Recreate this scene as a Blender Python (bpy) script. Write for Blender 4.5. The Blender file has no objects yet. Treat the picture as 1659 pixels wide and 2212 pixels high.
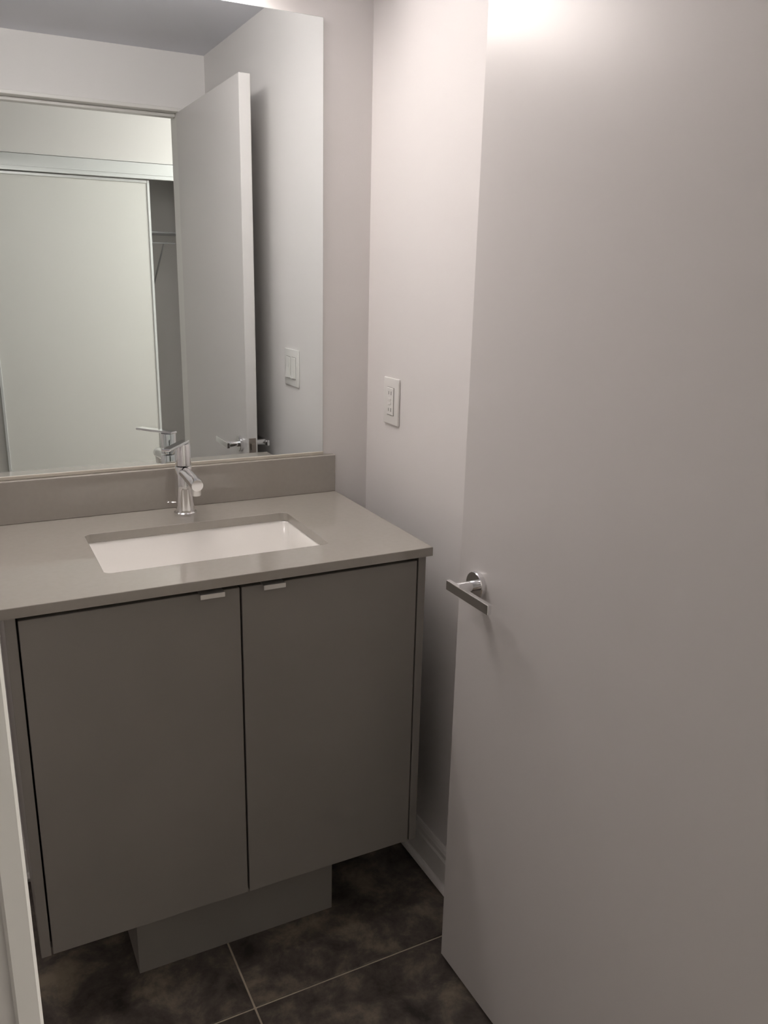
import bpy, bmesh, math, random
from mathutils import Vector, Matrix

# ------------------------------------------------------------------ camera
scene = bpy.context.scene
COL = scene.collection
IMG_W, IMG_H = 1659, 2212
CAM_POS = Vector((-0.9589, -1.9543, 1.4825))
YAW, PITCH, ROLL, FPX = math.radians(-27.4633), math.radians(-15.9941), math.radians(1.3045), 1790.92
fw = Vector((-math.sin(YAW) * math.cos(PITCH), math.cos(YAW) * math.cos(PITCH), math.sin(PITCH)))
rt = Vector((math.cos(YAW), math.sin(YAW), 0.0))
up = rt.cross(fw)
cx = rt * math.cos(ROLL) + up * math.sin(ROLL)
cy = -rt * math.sin(ROLL) + up * math.cos(ROLL)
cam_data = bpy.data.cameras.new('camera')
cam = bpy.data.objects.new('camera', cam_data)
COL.objects.link(cam)
m = Matrix.Identity(4)
for i in range(3):
    m[i][0], m[i][1], m[i][2], m[i][3] = cx[i], cy[i], -fw[i], CAM_POS[i]
cam.matrix_world = m
cam_data.sensor_fit = 'HORIZONTAL'
cam_data.sensor_width = 36.0
cam_data.lens = 36.0 * FPX / IMG_W
cam_data.clip_start = 0.01
scene.camera = cam

# ------------------------------------------------------------------ world, exposure
world = bpy.data.worlds.new('world')
scene.world = world
world.use_nodes = True
bg = world.node_tree.nodes['Background']
bg.inputs['Color'].default_value = (0.8, 0.85, 1.0, 1)
bg.inputs['Strength'].default_value = 0.02
vs = scene.view_settings
vs.view_transform = 'Standard'
vs.look = 'None'
vs.gamma = 1.0
vs.use_curve_mapping = False
vs.exposure = 0.0
VANITY_GLOW = 35.5      # emission of the vanity light's diffuser
FILL_GLOW = 42.0        # emission of the fill light added to the bathroom ceiling
HALL_GLOW = 125.0        # emission of the hall ceiling light's dome

# ------------------------------------------------------------------ materials
MATS = {}
def mat(name, col, rough=0.5, metal=0.0, spec=0.5, noise=0.0, nscale=8.0, bump=0.0, bscale=200.0, emit=0.0, coat=0.0, ecol=(1.0, 0.915, 0.87)):
    if name in MATS:
        return MATS[name]
    M = bpy.data.materials.new(name)
    M.use_nodes = True
    nt = M.node_tree
    b = nt.nodes['Principled BSDF']
    b.inputs['Base Color'].default_value = (*col, 1)
    b.inputs['Roughness'].default_value = rough
    b.inputs['Metallic'].default_value = metal
    b.inputs['Specular IOR Level'].default_value = spec
    b.inputs['Coat Weight'].default_value = coat
    tc = nt.nodes.new('ShaderNodeTexCoord')
    if noise:
        n = nt.nodes.new('ShaderNodeTexNoise')
        n.inputs['Scale'].default_value = nscale
        n.inputs['Detail'].default_value = 5
        r = nt.nodes.new('ShaderNodeValToRGB')
        lo = [max(0, c * (1 - noise)) for c in col]
        hi = [min(1, c * (1 + noise)) for c in col]
        r.color_ramp.elements[0].position = 0.3
        r.color_ramp.elements[1].position = 0.7
        r.color_ramp.elements[0].color = (*lo, 1)
        r.color_ramp.elements[1].color = (*hi, 1)
        nt.links.new(tc.outputs['Object'], n.inputs['Vector'])
        nt.links.new(n.outputs['Fac'], r.inputs['Fac'])
        nt.links.new(r.outputs['Color'], b.inputs['Base Color'])
    if bump:
        n2 = nt.nodes.new('ShaderNodeTexNoise')
        n2.inputs['Scale'].default_value = bscale
        n2.inputs['Detail'].default_value = 3
        bp = nt.nodes.new('ShaderNodeBump')
        bp.inputs['Strength'].default_value = bump
        bp.inputs['Distance'].default_value = 0.002
        nt.links.new(tc.outputs['Object'], n2.inputs['Vector'])
        nt.links.new(n2.outputs['Fac'], bp.inputs['Height'])
        nt.links.new(bp.outputs['Normal'], b.inputs['Normal'])
    if emit:
        b.inputs['Emission Color'].default_value = (*ecol, 1)
        b.inputs['Emission Strength'].default_value = emit
    MATS[name] = M
    return M

WALL = mat('wall paint', (0.85, 0.825, 0.81), 0.6, bump=0.06, bscale=260)
CEIL = mat('ceiling paint', (0.82, 0.825, 0.88), 0.7, bump=0.08, bscale=200)
DOORP = mat('door paint', (0.71, 0.685, 0.67), 0.33, spec=0.42, bump=0.02, bscale=300)
TRIM = mat('trim paint', (0.82, 0.80, 0.77), 0.35)
PLASTIC = mat('white plastic', (0.86, 0.85, 0.82), 0.3)
DARKP = mat('dark slot', (0.03, 0.03, 0.03), 0.5)
GAP_SHADE = mat('painted gap shade', (0.22, 0.21, 0.20), 0.6)  # dark tone standing in for the shade around outlet and rockers
QUARTZ = mat('grey quartz', (0.375, 0.348, 0.312), 0.07, spec=1.0, noise=0.02, nscale=90)
CABINET = mat('cabinet laminate', (0.275, 0.256, 0.235), 0.42, noise=0.05, nscale=4)
INSIDE = mat('cabinet inside', (0.05, 0.045, 0.04), 0.6)
PORCELAIN = mat('porcelain', (0.93, 0.91, 0.87), 0.12, coat=0.3)
CHROME = mat('chrome', (0.86, 0.86, 0.87), 0.07, metal=1.0)
NICKEL = mat('brushed metal', (0.80, 0.79, 0.77), 0.35, metal=0.75)
BRASS = mat('latch metal', (0.45, 0.40, 0.36), 0.3, metal=1.0)
GROUT = mat('grout', (0.62, 0.54, 0.42), 0.8, noise=0.1, nscale=30)
MIRROR = mat('mirror silver', (0.87, 0.92, 0.925), 0.0, metal=1.0)
MEDGE = mat('mirror edge', (0.62, 0.66, 0.63), 0.2)
CAULK = mat('caulk', (0.62, 0.58, 0.50), 0.5)
ALU = mat('white aluminium', (0.78, 0.80, 0.80), 0.3, metal=0.3)
PANEL = mat('closet panel', (0.77, 0.765, 0.735), 0.45)
WIRE = mat('coated wire', (0.5, 0.5, 0.52), 0.4)
LAMP = mat('lamp diffuser', (0.9, 0.88, 0.84), 0.4, emit=VANITY_GLOW)
FILL_DISC = mat('fill light lens', (0.9, 0.88, 0.84), 0.4, emit=FILL_GLOW)  # glow of the added bathroom fill light
DOME = mat('dome diffuser', (0.9, 0.88, 0.84), 0.4, emit=HALL_GLOW, ecol=(1.0, 0.98, 0.90))
WOOD = mat('hall floor', (0.24, 0.19, 0.15), 0.4, noise=0.2, nscale=5)

def tile_material():
    M = bpy.data.materials.new('dark stone tile')
    M.use_nodes = True
    nt = M.node_tree
    b = nt.nodes['Principled BSDF']
    tc = nt.nodes.new('ShaderNodeTexCoord')
    oi = nt.nodes.new('ShaderNodeObjectInfo')
    add = nt.nodes.new('ShaderNodeVectorMath'); add.operation = 'ADD'
    mul = nt.nodes.new('ShaderNodeVectorMath'); mul.operation = 'SCALE'
    mul.inputs['Scale'].default_value = 13.0
    nt.links.new(oi.outputs['Location'], mul.inputs[0])
    nt.links.new(tc.outputs['Object'], add.inputs[0])
    nt.links.new(mul.outputs[0], add.inputs[1])
    n = nt.nodes.new('ShaderNodeTexNoise')
    n.inputs['Scale'].default_value = 9.0
    n.inputs['Detail'].default_value = 9
    n.inputs['Roughness'].default_value = 0.68
    n.inputs['Distortion'].default_value = 0.25
    nt.links.new(add.outputs[0], n.inputs['Vector'])
    r = nt.nodes.new('ShaderNodeValToRGB')
    e = r.color_ramp.elements
    e[0].position = 0.34; e[0].color = (0.040, 0.033, 0.028, 1)
    e[1].position = 0.66; e[1].color = (0.30, 0.25, 0.185, 1)
    k = e.new(0.5); k.color = (0.125, 0.105, 0.090, 1)
    nt.links.new(n.outputs['Fac'], r.inputs['Fac'])
    nt.links.new(r.outputs['Color'], b.inputs['Base Color'])
    b.inputs['Roughness'].default_value = 0.42
    bp = nt.nodes.new('ShaderNodeBump')
    bp.inputs['Strength'].default_value = 0.15
    bp.inputs['Distance'].default_value = 0.002
    nt.links.new(n.outputs['Fac'], bp.inputs['Height'])
    nt.links.new(bp.outputs['Normal'], b.inputs['Normal'])
    return M
TILE = tile_material()

# ------------------------------------------------------------------ helpers
def obj(name, bm, material, parent=None, smooth=False, loc=None, rotz=0.0):
    bmesh.ops.recalc_face_normals(bm, faces=bm.faces[:])
    me = bpy.data.meshes.new(name)
    bm.to_mesh(me)
    bm.free()
    me.materials.append(material)
    if smooth:
        me.polygons.foreach_set('use_smooth', [True] * len(me.polygons))
        try:
            me.set_sharp_from_angle(angle=math.radians(38))
        except Exception:
            pass
    o = bpy.data.objects.new(name, me)
    COL.objects.link(o)
    if parent:
        o.parent = parent
    if loc:
        o.location = loc
    o.rotation_euler.z = rotz
    return o

def tag(o, label, cat, group=None, kind=None):
    o['label'] = label
    o['category'] = cat
    if group: o['group'] = group
    if kind: o['kind'] = kind
    return o

def empty(name, label, cat, loc=(0, 0, 0), rotz=0.0, kind=None, group=None):
    o = bpy.data.objects.new(name, None)
    COL.objects.link(o)
    o.empty_display_size = 0.05
    o.location = loc
    o.rotation_euler.z = rotz
    return tag(o, label, cat, group, kind)

def add_box(bm, x0, x1, y0, y1, z0, z1, bev=0.0, seg=2):
    tmp = bmesh.new()
    vs = [tmp.verts.new((x, y, z)) for x in (x0, x1) for y in (y0, y1) for z in (z0, z1)]
    for f in ((0, 1, 3, 2), (4, 6, 7, 5), (0, 4, 5, 1), (2, 3, 7, 6), (0, 2, 6, 4), (1, 5, 7, 3)):
        tmp.faces.new([vs[i] for i in f])
    bmesh.ops.recalc_face_normals(tmp, faces=tmp.faces[:])
    if bev:
        bmesh.ops.bevel(tmp, geom=tmp.edges[:], offset=bev, segments=seg, affect='EDGES', profile=0.5)
    merge(bm, tmp)

def merge(bm, tmp):
    me = bpy.data.meshes.new('tmp')
    tmp.to_mesh(me)
    tmp.free()
    bm.from_mesh(me)
    bpy.data.meshes.remove(me)

def box(*a, bev=0.0, seg=2):
    bm = bmesh.new()
    add_box(bm, *a, bev=bev, seg=seg)
    return bm

def lathe(prof, n=40, axis='z', cap=True):
    """prof: list of (radius, height) from bottom to top"""
    bm = bmesh.new()
    rings = []
    for r, h in prof:
        ring = []
        for i in range(n):
            a = 2 * math.pi * i / n
            p = (r * math.cos(a), r * math.sin(a), h)
            if axis == 'x': p = (p[2], p[0], p[1])
            if axis == 'y': p = (p[1], p[2], p[0])
            ring.append(bm.verts.new(p))
        rings.append(ring)
    for a, b in zip(rings, rings[1:]):
        for i in range(n):
            bm.faces.new((a[i], a[(i + 1) % n], b[(i + 1) % n], b[i]))
    if cap:
        bm.faces.new(rings[0][::-1])
        bm.faces.new(rings[-1])
    return bm

def tube(path, r, n=16, caps=True):
    bm = bmesh.new()
    pts = [Vector(p) for p in path]
    rings = []
    ref = None
    for i, p in enumerate(pts):
        d = (pts[min(i + 1, len(pts) - 1)] - pts[max(i - 1, 0)]).normalized()
        if ref is None:
            ref = Vector((0, 0, 1)) if abs(d.z) < 0.9 else Vector((1, 0, 0))
        u = d.cross(ref).normalized()
        v = u.cross(d).normalized()
        ref = v
        rr = r[i] if isinstance(r, (list, tuple)) else r
        rings.append([bm.verts.new(p + rr * (math.cos(2 * math.pi * k / n) * u + math.sin(2 * math.pi * k / n) * v)) for k in range(n)])
    for a, b in zip(rings, rings[1:]):
        for i in range(n):
            bm.faces.new((a[i], a[(i + 1) % n], b[(i + 1) % n], b[i]))
    if caps:
        bm.faces.new(rings[0][::-1])
        bm.faces.new(rings[-1])
    return bm

def prism(poly, axis, a0, a1):
    """extrude a 2-D polygon along x or y. poly in (other, z)"""
    bm = bmesh.new()
    rows = []
    for a in (a0, a1):
        rows.append([bm.verts.new((a, p, z) if axis == 'x' else (p, a, z)) for p, z in poly])
    n = len(poly)
    for i in range(n):
        bm.faces.new((rows[0][i], rows[0][(i + 1) % n], rows[1][(i + 1) % n], rows[1][i]))
    bm.faces.new(rows[0][::-1])
    bm.faces.new(rows[1])
    return bm

def rrect(x0, x1, y0, y1, r, k=6):
    """rounded rectangle, counter-clockwise, (k+1) points in each corner"""
    out = []
    for (ax, ay, st) in ((x1 - r, y1 - r, 0), (x0 + r, y1 - r, 90), (x0 + r, y0 + r, 180), (x1 - r, y0 + r, 270)):
        for i in range(k + 1):
            a = math.radians(st + 90.0 * i / k)
            out.append((ax + r * math.cos(a), ay + r * math.sin(a)))
    return out

# ------------------------------------------------------------------ dimensions (metres)
RX0 = -2.45                 # left end of the bathroom
D = 1.450                   # bathroom face of the wall with the doorway is y = -D
WT = 0.115                  # its thickness
H = 2.2545                    # bathroom ceiling
HH = 2.44                   # hall ceiling
JX0, JX1, JZ = -0.9655, -0.094, 2.064     # doorway opening
CY = 2.85                   # closet front at y = -CY
HX0, HX1 = -2.45, 1.90      # hall extent

# ------------------------------------------------------------------ structure
tag(obj('wall_back', box(RX0, 0.10, 0.0, 0.10, -0.05, HH), WALL), 'plain off-white wall behind the mirror and vanity', 'wall', kind='structure')
tag(obj('wall_right', box(0.0, 0.10, -D, 0.0, -0.05, HH), WALL), 'plain off-white side wall behind the open door', 'wall', kind='structure')
tag(obj('wall_left', box(RX0 - 0.10, RX0, -D, 0.0, -0.05, HH), WALL), 'plain off-white far left wall of the bathroom', 'wall', kind='structure')

bm = bmesh.new()
add_box(bm, HX0, JX0 - 0.0, -D - WT, -D, -0.05, HH)
add_box(bm, JX1, HX1, -D - WT, -D, -0.05, HH)
add_box(bm, JX0, JX1, -D - WT, -D, JZ, HH)
wf = tag(obj('wall_front', bm, WALL), 'off-white wall with the doorway, seen above the door in the mirror', 'wall', kind='structure')
# jamb lining with door stop
bm = bmesh.new()
j = 0.012
add_box(bm, JX0 - 0.001, JX0 + j, -D - WT - 0.004, -D + 0.004, 0, JZ + 0.001, 0.0015, 1)
add_box(bm, JX1 - j, JX1 + 0.001, -D - WT - 0.004, -D + 0.004, 0, JZ + 0.001, 0.0015, 1)
add_box(bm, JX0 + j, JX1 - j, -D - WT - 0.004, -D + 0.004, JZ - j, JZ + 0.001, 0.0015, 1)
jamb = tag(obj('trim_1', bm, TRIM), 'white painted lining of the bathroom doorway', 'door frame', kind='structure')
bm = bmesh.new()
add_box(bm, JX0 + j, JX1 - j, -D - 0.085, -D - 0.045, JZ - j - 0.012, JZ - j, 0.0015, 1)
obj('door_stop', bm, TRIM, jamb)

tag(obj('ceiling', box(RX0, 0.0, -D, 0.0, H, H + 0.06), CEIL), 'flat pale grey bathroom ceiling reflected in the mirror', 'ceiling', kind='structure')

# floor: grout bed plus square tiles
fl = tag(obj('floor', box(RX0, 0.0, -D, 0.0, -0.06, -0.003), GROUT), 'dark stone-look floor tiles with thin beige grout lines', 'floor', kind='structure')
GX, GY, TX, TY, G = -0.5398, -0.6142, 0.61, 0.61, 0.0045
def cuts(g, t, lo, hi):
    k = math.floor((lo - g) / t)
    out = [lo]
    while g + k * t < hi:
        if g + k * t > lo + 0.01:
            out.append(g + k * t)
        k += 1
    out.append(hi)
    return out
xs, ys = cuts(GX, TX, RX0, 0.0), cuts(GY, TY, -D - WT * 0.5, 0.0)
tile_cache = {}
for xa, xb in zip(xs, xs[1:]):
    for ya, yb in zip(ys, ys[1:]):
        w, d = round(xb - xa - G, 4), round(yb - ya - G, 4)
        if w < 0.02 or d < 0.02:
            continue
        if (w, d) not in tile_cache:
            o = obj('tile', box(-w / 2, w / 2, -d / 2, d / 2, -0.008, 0.0, bev=0.0012, seg=1), TILE, fl)
            tile_cache[(w, d)] = o
        else:
            o = tile_cache[(w, d)].copy()
            COL.objects.link(o)
            o.parent = fl
        o.location = ((xa + xb) / 2, (ya + yb) / 2, 0)

# baseboards: moulded board and shoe moulding
def base_profile(t=0.014, h=0.121):
    return [(0, 0), (t, 0), (t, h - 0.030), (t - 0.003, h - 0.024), (t - 0.003, h - 0.012), (t - 0.006, h - 0.004), (t - 0.009, h), (0, h)]
def shoe_profile(o=0.014):
    pts = [(o, 0)]
    for i in range(6):
        a = math.radians(90 * i / 5)
        pts.append((o + 0.012 * math.cos(a), 0.016 + 0.014 * math.sin(a)))
    pts.append((o, 0.030))
    return pts
br = tag(obj('baseboard_right', prism([(-p, z) for p, z in base_profile()], 'y', -D, 0.0), TRIM), 'white moulded baseboard along the side wall beside the vanity', 'baseboard', kind='structure')
obj('shoe_moulding', prism([(-p, z) for p, z in shoe_profile()], 'y', -D, -0.014), TRIM, br)
bb = tag(obj('baseboard_back', prism([(-p, z) for p, z in base_profile()], 'x', RX0, -0.0145), TRIM), 'white moulded baseboard on the wall behind the vanity', 'baseboard', kind='structure')
obj('shoe_moulding', prism([(-p, z) for p, z in shoe_profile()], 'x', RX0, -0.027), TRIM, bb)

# hall and closet, seen in the mirror
tag(obj('floor', box(HX0, HX1, -3.50, -D - WT * 0.5, -0.06, -0.001), WOOD), 'brown floor of the hall outside the bathroom doorway', 'floor', kind='structure')
tag(obj('ceiling', box(HX0, HX1, -3.50, -D - WT, HH, HH + 0.06), CEIL), 'white ceiling of the hall outside the bathroom', 'ceiling', kind='structure')
tag(obj('wall_hall_left', box(HX0 - 0.1, HX0, -3.50, -D - WT, -0.05, HH), WALL), 'off-white end wall of the hall on the left', 'wall', kind='structure')
tag(obj('wall_hall_right', box(HX1, HX1 + 0.1, -3.50, -D - WT, -0.05, HH), WALL), 'off-white end wall of the hall on the right', 'wall', kind='structure')
CX0, CX1, FZ0, FZ1 = -1.62, 0.40, 1.9405, 2.0195
bm = bmesh.new()
add_box(bm, HX0, CX0, -CY - 0.10, -CY, -0.05, HH)
add_box(bm, CX1, HX1, -CY - 0.10, -CY, -0.05, HH)
add_box(bm, CX0, CX1, -CY - 0.10, -CY, FZ1 + 0.004, HH)
tag(obj('wall_hall_back', bm, WALL), 'off-white hall wall above the sliding closet doors in the mirror', 'wall', kind='structure')
tag(obj('wall_closet_back', box(HX0, HX1, -3.60, -3.50, -0.05, HH), WALL), 'shadowed off-white back wall inside the closet', 'wall', kind='structure')
tag(obj('wall_closet_right', box(CX1, CX1 + 0.05, -3.50, -CY - 0.10, 0.0, HH - 0.001), WALL), 'shadowed side wall inside the closet', 'wall', kind='structure')
bm = bmesh.new()
add_box(bm, CX0, CX1, -CY - 0.004, -CY + 0.016, FZ0, FZ1, 0.002, 1)
fascia = tag(obj('trim_2', bm, ALU), 'pale metal track fascia above the sliding closet doors', 'trim', kind='structure')
obj('bead', box(CX0, CX1, -CY + 0.016, -CY + 0.021, FZ0, FZ0 + 0.008, bev=0.001, seg=1), ALU, fascia)
obj('bead', box(CX0, CX1, -CY + 0.016, -CY + 0.019, FZ0 + 0.020, FZ0 + 0.026, bev=0.001, seg=1), ALU, fascia)
def closet_door(n, x0, x1, y, label):
    o = tag(obj('door_%d' % n, box(x0 + 0.012, x1 - 0.012, y - 0.008, y + 0.004, 0.015, 1.933), PANEL), label, 'closet door', kind='structure')
    obj('stile', box(x0, x0 + 0.014, y - 0.014, y + 0.010, 0.012, 1.937, bev=0.002, seg=1), ALU, o)
    obj('stile', box(x1 - 0.014, x1, y - 0.014, y + 0.010, 0.012, 1.937, bev=0.002, seg=1), ALU, o)
    obj('rail', box(x0 + 0.014, x1 - 0.014, y - 0.014, y + 0.010, 0.012, 0.040, bev=0.002, seg=1), ALU, o)
    obj('rail', box(x0 + 0.014, x1 - 0.014, y - 0.014, y + 0.010, 1.922, 1.937, bev=0.002, seg=1), ALU, o)
closet_door(2, -0.752, 0.076, -CY - 0.012, 'plain white sliding closet door in front, beside the dark gap')
closet_door(3, -1.600, -0.700, -CY - 0.050, 'plain white sliding closet door behind, at the left edge of the mirror')

# ------------------------------------------------------------------ bathroom door (hinged at the front wall, standing open)
DX, DY, DW, DT, DH = -0.1191, -0.6663, 0.780, 0.036, 2.047
hx, hy = -0.1150, -1.4460
ang = math.atan2(hy - DY, hx - DX)      # local +x runs from the free edge to the hinge
# local frame: origin at free edge/room face, +x to the hinge, +y = wall side
door = empty('door_1', 'plain white bathroom door standing open at the right', 'door', (DX, DY, 0), ang, kind='structure')
obj('leaf', box(0, DW, 0, DT, 0.008, DH, bev=0.0015, seg=1), DOORP, door)
HZ, HS = 0.9215, 0.066
def lever_set(side):
    y0 = 0.0 if side < 0 else DT
    s = side
    rose = obj('rose', lathe([(0.0265, 0), (0.0270, 0.001), (0.0270, 0.0095), (0.0258, 0.011)], 48, 'y'), CHROME, door, smooth=True, loc=(HS, y0, HZ))
    if s < 0: rose.rotation_euler.x = math.pi
    neck = obj('neck', lathe([(0.0105, 0.0), (0.0105, 0.037), (0.0098, 0.039)], 28, 'y'), CHROME, rose, smooth=True, loc=(0, 0.009, 0))
    ly0, ly1 = (0.047, 0.056)
    obj('lever', box(-0.026, 0.112, ly0, ly1, -0.0095, 0.0095, bev=0.0012, seg=2), CHROME, rose)
lever_set(-1)
lever_set(1)
fp = obj('latch_plate', box(-0.0015, 0.001, 0.006, DT - 0.006, HZ - 0.028, HZ + 0.028, bev=0.0005, seg=1), BRASS, door)
obj('latch', prism([(0.012, HZ - 0.010), (0.024, HZ - 0.010), (0.024, HZ + 0.010), (0.012, HZ + 0.010)], 'x', -0.009, 0.0), BRASS, fp)
for z in (0.22, 1.02, 1.82):
    h = obj('hinge', lathe([(0.006, -0.045), (0.006, 0.045)], 16), NICKEL, door, smooth=True, loc=(DW + 0.004, DT + 0.004, z))
    obj('hinge_leaf', box(-0.030, 0.001, -0.0065, -0.0045, -0.045, 0.045), NICKEL, h)

# ------------------------------------------------------------------ vanity cabinet
KX0, KX1, KY, KZ0, KZ1 = -0.9295, -0.1030, -0.5080, 0.198, 0.9115
PT = 0.018
vn = empty('vanity_cabinet', 'dark grey two-door vanity cabinet under the stone countertop', 'cabinet', ((KX0 + KX1) / 2, KY / 2, 0))
vo = vn.location
def vpart(name, bmx, m_, parent=None):
    bmesh.ops.translate(bmx, verts=bmx.verts[:], vec=(-vo[0], -vo[1], 0))
    return obj(name, bmx, m_, parent or vn)
vpart('side_panel', box(KX0, KX0 + PT, KY, -0.016, KZ0, KZ1, bev=0.0008, seg=1), CABINET)
vpart('side_panel', box(KX1 - PT, KX1, KY, -0.016, KZ0, KZ1, bev=0.0008, seg=1), CABINET)
vpart('bottom_panel', box(KX0 + PT, KX1 - PT, KY + 0.020, -0.016, KZ0, KZ0 + 0.016), CABINET)
vpart('back_panel', box(KX0 + PT, KX1 - PT, -0.030, -0.018, KZ0 + 0.016, 0.760), INSIDE)
vpart('top_rail', box(KX0 + PT, KX1 - PT, KY + 0.030, KY + 0.046, 0.830, KZ1), INSIDE)
ZT, MX = 0.8985, -0.5135
for (a, b, h0, h1) in ((KX0 + PT + 0.0035, MX - 0.0020, -0.5955, -0.5485), (MX + 0.0020, KX1 - PT - 0.0035, -0.4715, -0.4270)):
    d = vpart('door', box(a, b, KY, KY + 0.018, KZ0 + 0.001, ZT, bev=0.001, seg=1), CABINET)
    t = bmesh.new()
    add_box(t, h0, h1, KY - 0.014, KY + 0.016, ZT + 0.0002, ZT + 0.0022, 0.0006, 1)
    add_box(t, h0, h1, KY - 0.0155, KY - 0.0130, ZT - 0.0075, ZT + 0.0022, 0.0006, 1)
    p = vpart('edge_pull', t, NICKEL, d)
    p['label'] = 'small silver metal edge pull'
t = bmesh.new()
add_box(t, -0.738, -0.281, -0.422, -0.406, 0.0005, KZ0, 0.0005, 1)
add_box(t, -0.738, -0.722, -0.406, -0.10, 0.0005, KZ0)
add_box(t, -0.297, -0.281, -0.406, -0.10, 0.0005, KZ0)
vpart('toe_kick', t, CABINET)

# ------------------------------------------------------------------ countertop with sink cut-out and backsplash
CX0_, CX1_, CYF, CZ0, CZ1 = -0.9400, -0.0985, -0.5273, 0.9120, 0.9315
SX0, SX1, SY0, SY1 = -0.7480, -0.2890, -0.4200, -0.1570
ct = empty('countertop', 'polished grey beige stone countertop with a rectangular sink cut-out', 'countertop', (-0.51, -0.26, CZ0))
K = 6
inner = rrect(SX0, SX1, SY0, SY1, 0.014, K)
outer = []
rects = ((CX1_, 0.0), (CX0_, 0.0), (CX0_, CYF), (CX1_, CYF))
for c in range(4):
    ox, oy = rects[c]
    p0, p1 = inner[c * (K + 1)], inner[c * (K + 1) + K]
    if c in (0, 2):
        A, B = (ox, p0[1]), (p1[0], oy)
    else:
        A, B = (p0[0], oy), (ox, p1[1])
    for i in range(K + 1):
        if i <= K // 2:
            f = i / (K / 2)
            outer.append((A[0] + (ox - A[0]) * f, A[1] + (oy - A[1]) * f))
        else:
            f = (i - K / 2) / (K / 2)
            outer.append((ox + (B[0] - ox) * f, oy + (B[1] - oy) * f))
bm = bmesh.new()
def ring(pts, z):
    return [bm.verts.new((x + 0.51, y + 0.26, z - CZ0)) for x, y in pts]
e = 0.001
shr = lambda pts, s: [((x - (CX0_ + CX1_) / 2) * (1 - s) + (CX0_ + CX1_) / 2, (y - CYF / 2) * (1 - s) + CYF / 2) for x, y in pts]
loops = [ring(inner, CZ0), ring(outer, CZ0), ring(outer, CZ1 - e), ring(shr(outer, 0.003), CZ1), ring(rrect(SX0 - e, SX1 + e, SY0 - e, SY1 + e, 0.015, K), CZ1), ring(inner, CZ1 - e)]
loops.append(loops[0])
N = len(inner)
for a, b in zip(loops, loops[1:]):
    for i in range(N):
        bm.faces.new((a[i], a[(i + 1) % N], b[(i + 1) % N], b[i]))
obj('slab', bm, QUARTZ, ct)
bs = tag(obj('backsplash', box(CX0_, CX1_ - 0.001, -0.0200, -0.0005, CZ1 + 0.0002, 1.0290, bev=0.001, seg=1), QUARTZ), 'long dark grey stone backsplash strip under the mirror', 'backsplash')

# undermount sink
sk = empty('sink', 'white rectangular undermount sink set below the countertop', 'sink', (-0.5185, -0.289, 0.77))
bm = bmesh.new()
so = Vector((-0.5185, -0.289, 0.77))
zt = CZ0 - 0.0003
rows = []
# (margin, back margin, corner radius, height): the back wall slopes forward
for (o, ob, r, z) in ((0.022, 0.022, 0.03, zt), (0.0025, 0.0025, 0.016, zt), (0.0, -0.001, 0.018, zt - 0.004), (-0.004, -0.022, 0.024, zt - 0.045),
                      (-0.010, -0.062, 0.030, zt - 0.098), (-0.018, -0.082, 0.034, zt - 0.116), (-0.032, -0.098, 0.034, zt - 0.123), (-0.060, -0.118, 0.024, zt - 0.1255)):
    rows.append([bm.verts.new(Vector((x, y, z)) - so) for x, y in rrect(SX0 - o, SX1 + o, SY0 - o, SY1 + ob, r, K)])
# bottom closes towards the drain
cxs, cys = (SX0 + SX1) / 2, (SY0 + 0.060 + SY1 - 0.118) / 2
dr = []
n = len(rows[0])
for v in rows[-1]:
    a = math.atan2((v.co.y + so.y - cys), (v.co.x + so.x - cxs))
    dr.append(bm.verts.new(Vector((cxs + 0.022 * math.cos(a), cys + 0.0215 * math.sin(a), zt - 0.130)) - so))
rows.append(dr)
for a, b in zip(rows, rows[1:]):
    for i in range(n):
        bm.faces.new((a[i], a[(i + 1) % n], b[(i + 1) % n], b[i]))
bowl = obj('bowl', bm, PORCELAIN, sk, smooth=True)
md = bowl.modifiers.new('thickness', 'SOLIDIFY')
md.thickness = 0.008
md.offset = -1
drain = obj('drain', lathe([(0.0215, -0.012), (0.0225, 0.0), (0.0225, 0.002), (0.018, 0.0032), (0.004, 0.0040)], 36), CHROME, sk, smooth=True)
drain.location = Vector((cxs, cys, zt - 0.130)) - so

# ------------------------------------------------------------------ faucet
FX, FY = -0.5095, -0.0755
fa = empty('faucet', 'chrome single-lever faucet standing behind the sink', 'faucet', (FX, FY, CZ1 + 0.0002))
obj('base_ring', lathe([(0.0255, 0.0), (0.0260, 0.001), (0.0260, 0.004), (0.0235, 0.006)], 44), CHROME, fa, smooth=True)
obj('body', lathe([(0.0225, 0.005), (0.0215, 0.012), (0.0200, 0.060), (0.0195, 0.112), (0.0185, 0.114)], 44), CHROME, fa, smooth=True)
sp = obj('spout', tube([(0, -0.008, 0.101), (0, -0.040, 0.100), (0, -0.118, 0.095), (0, -0.122, 0.0945)], [0.0140, 0.0140, 0.0140, 0.0130], 28), CHROME, fa, smooth=True)
obj('aerator', lathe([(0.0098, -0.018), (0.0105, -0.016), (0.0105, 0.006)], 28), NICKEL, sp, smooth=True, loc=(0, -0.108, 0.0875))
obj('handle', lathe([(0.0175, 0.116), (0.0185, 0.1165), (0.0180, 0.164), (0.0170, 0.166)], 44), CHROME, fa, smooth=True)
lv = obj('lever', box(-0.020, 0.094, -0.0105, 0.0105, 0.166, 0.1715, bev=0.0018, seg=2), CHROME, fa, rotz=math.radians(234))

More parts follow.
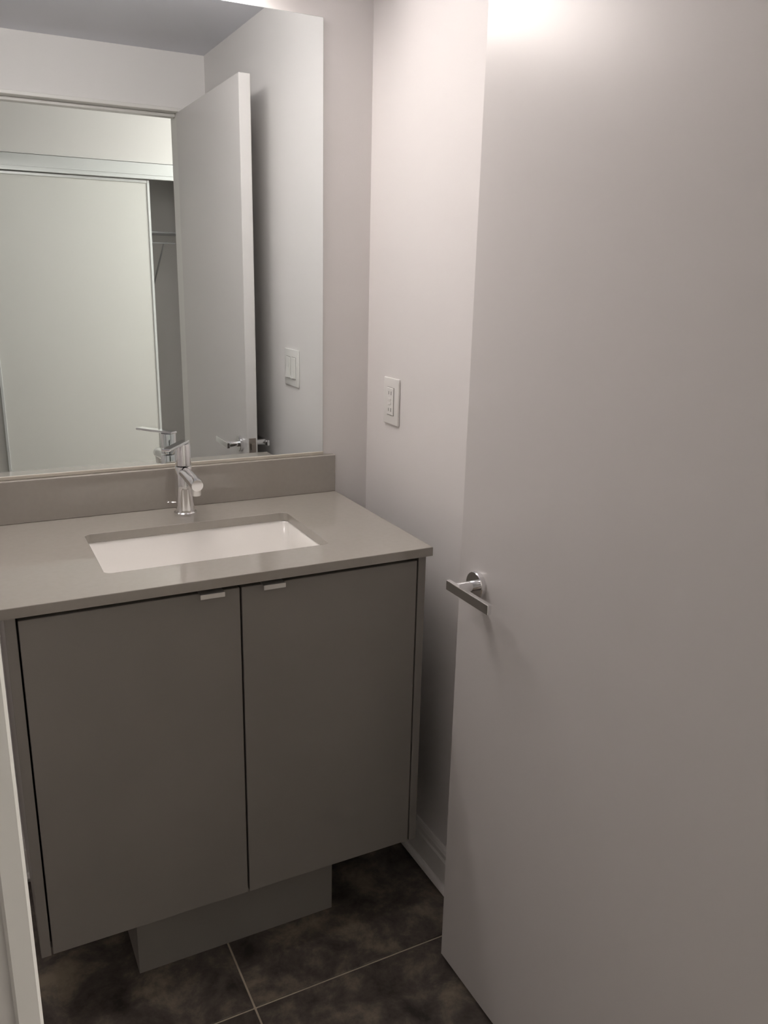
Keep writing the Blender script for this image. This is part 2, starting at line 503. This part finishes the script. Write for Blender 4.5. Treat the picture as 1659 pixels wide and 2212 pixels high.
# ------------------------------------------------------------------ mirror
MX0, MX1, MZ0, MZ1 = -0.9380, -0.1280, 1.0340, 2.0395
mi = empty('wall_mirror', 'large frameless mirror resting above the stone backsplash', 'mirror', ((MX0 + MX1) / 2, 0, MZ0))
o_ = (-(MX0 + MX1) / 2, 0, -MZ0)
def mpart(name, bmx, m_):
    bmesh.ops.translate(bmx, verts=bmx.verts[:], vec=o_)
    return obj(name, bmx, m_, mi)
mpart('backing', box(MX0, MX1, -0.0035, -0.0003, MZ0, MZ1), MEDGE)
mpart('glass', box(MX0 + 0.0012, MX1 - 0.0012, -0.0050, -0.0034, MZ0 + 0.0012, MZ1 - 0.0012), MIRROR)
mpart('bottom_channel', box(MX0, MX1, -0.0075, -0.0003, MZ0 - 0.0048, MZ0 + 0.0035, bev=0.001, seg=1), CAULK)

# ------------------------------------------------------------------ wall plates on the side wall
def plate(name, label, cat, y0, y1, z0, z1):
    yc, zc = (y0 + y1) / 2, (z0 + z1) / 2
    e_ = empty(name, label, cat, (0, yc, zc))
    w, h = abs(y1 - y0) / 2, (z1 - z0) / 2
    p = obj('cover_plate', box(-0.0062, -0.0003, -w, w, -h, h, bev=0.0022, seg=3), PLASTIC, e_, smooth=True)
    return e_, w, h
ol, w, h = plate('wall_outlet', 'white wall outlet plate near the corner above the countertop', 'outlet', -0.1815, -0.1050, 1.1235, 1.2385)
obj('gap_shade', box(-0.0066, -0.0050, -0.0178, 0.0178, -0.0346, 0.0346), GAP_SHADE, ol)  # dark box painting the shadow outline of the device
dv = obj('device', box(-0.0085, -0.0058, -0.0168, 0.0168, -0.0335, 0.0335, bev=0.0012, seg=2), PLASTIC, ol)
for s in (-1, 1):
    for yy, hh in ((-0.0062, 0.0045), (0.0062, 0.0038)):
        obj('slot', box(-0.0088, -0.0080, yy - 0.0009, yy + 0.0009, s * 0.0205 - hh, s * 0.0205 + hh), DARKP, dv)
    obj('test_button', box(-0.0102, -0.0080, -0.0068, 0.0068, s * 0.0045 - 0.0034, s * 0.0045 + 0.0034, bev=0.0006, seg=1), PLASTIC, dv)
sw, w, h = plate('light_switch', 'white double rocker switch plate seen in the mirror beside the door', 'switch', -0.6080, -0.4920, 1.1340, 1.2490)
for yc in (-0.023, 0.023):
    obj('gap_shade', box(-0.0066, -0.0050, yc - 0.0178, yc + 0.0178, -0.0346, 0.0346), GAP_SHADE, sw)  # shade around each rocker, put in as a dark box
    fr = obj('switch_frame', box(-0.0075, -0.0058, yc - 0.0168, yc + 0.0168, -0.0335, 0.0335, bev=0.0006, seg=1), PLASTIC, sw)
    obj('rocker', prism([(-0.0075, -0.0310), (-0.0128, -0.0310), (-0.0088, 0.0), (-0.0085, 0.0310), (-0.0075, 0.0310)], 'y', yc - 0.0145, yc + 0.0145), PLASTIC, fr)

# ------------------------------------------------------------------ wire shelf inside the closet
ws = empty('wire_shelf', 'coated wire shelf inside the dark closet gap', 'shelf', (0.0, -3.33, 1.69))
x0, x1 = -1.60, 0.395
bm = bmesh.new()
for k in range(int((x1 - x0) / 0.028)):
    x = x0 + 0.014 + 0.028 * k
    merge(bm, tube([(x, -0.165, 0), (x, 0.195, 0)], 0.0016, 6))
obj('cross_wires', bm, WIRE, ws)['kind'] = 'stuff'
for y, z in ((-0.160, -0.003), (-0.06, -0.003), (0.07, -0.003), (0.195, -0.003), (0.195, -0.062)):
    obj('rod', tube([(x0, y, z), (x1, y, z)], 0.0034, 8), WIRE, ws)
for x in (-1.0, 0.205):
    obj('brace', tube([(x, 0.190, -0.062), (x, -0.165, -0.32)], 0.0050, 8), WIRE, ws)

# ------------------------------------------------------------------ vanity light above the mirror
vl = empty('vanity_light', 'long bar light with a frosted diffuser above the mirror', 'light', (-0.62, 0.0, 2.130))
obj('back_plate', box(-0.30, 0.30, -0.028, -0.0003, -0.022, 0.050, bev=0.003, seg=2), NICKEL, vl)
obj('housing', box(-0.300, 0.300, -0.070, -0.028, 0.040, 0.050, bev=0.002, seg=2), NICKEL, vl)
for sx in (-1, 1):
    a, b = sorted((sx * 0.292, sx * 0.304))
    obj('end_cap', box(a, b, -0.096, -0.028, -0.038, 0.050, bev=0.002, seg=2), NICKEL, vl)
obj('diffuser', box(-0.291, 0.291, -0.092, -0.029, -0.036, 0.039, bev=0.010, seg=3), LAMP, vl)
# ------------------------------------------------------------------ unseen ceiling fill light, added to lift door, cabinet and counter
dl = empty('ceiling_fill_light', 'added round fill light in the bathroom ceiling, out of view', 'light', (-1.20, -0.60, H))
obj('trim_ring', lathe([(0.074, -0.0002), (0.074, -0.004), (0.082, -0.006), (0.092, -0.003), (0.092, -0.0002)], 40, cap=False), TRIM, dl, smooth=True)
obj('lens', lathe([(0.0735, -0.0035), (0.0735, -0.0003)], 40), FILL_DISC, dl)
# ------------------------------------------------------------------ hall ceiling light
hl = empty('ceiling_light', 'round flush ceiling light in the hall', 'light', (1.05, -2.15, HH))
obj('base', lathe([(0.15, -0.020), (0.155, -0.004), (0.155, -0.0003)], 40), NICKEL, hl, smooth=True)
obj('dome', lathe([(0.02, -0.085), (0.07, -0.078), (0.11, -0.060), (0.135, -0.034), (0.14, -0.0202)], 40), DOME, hl, smooth=True)
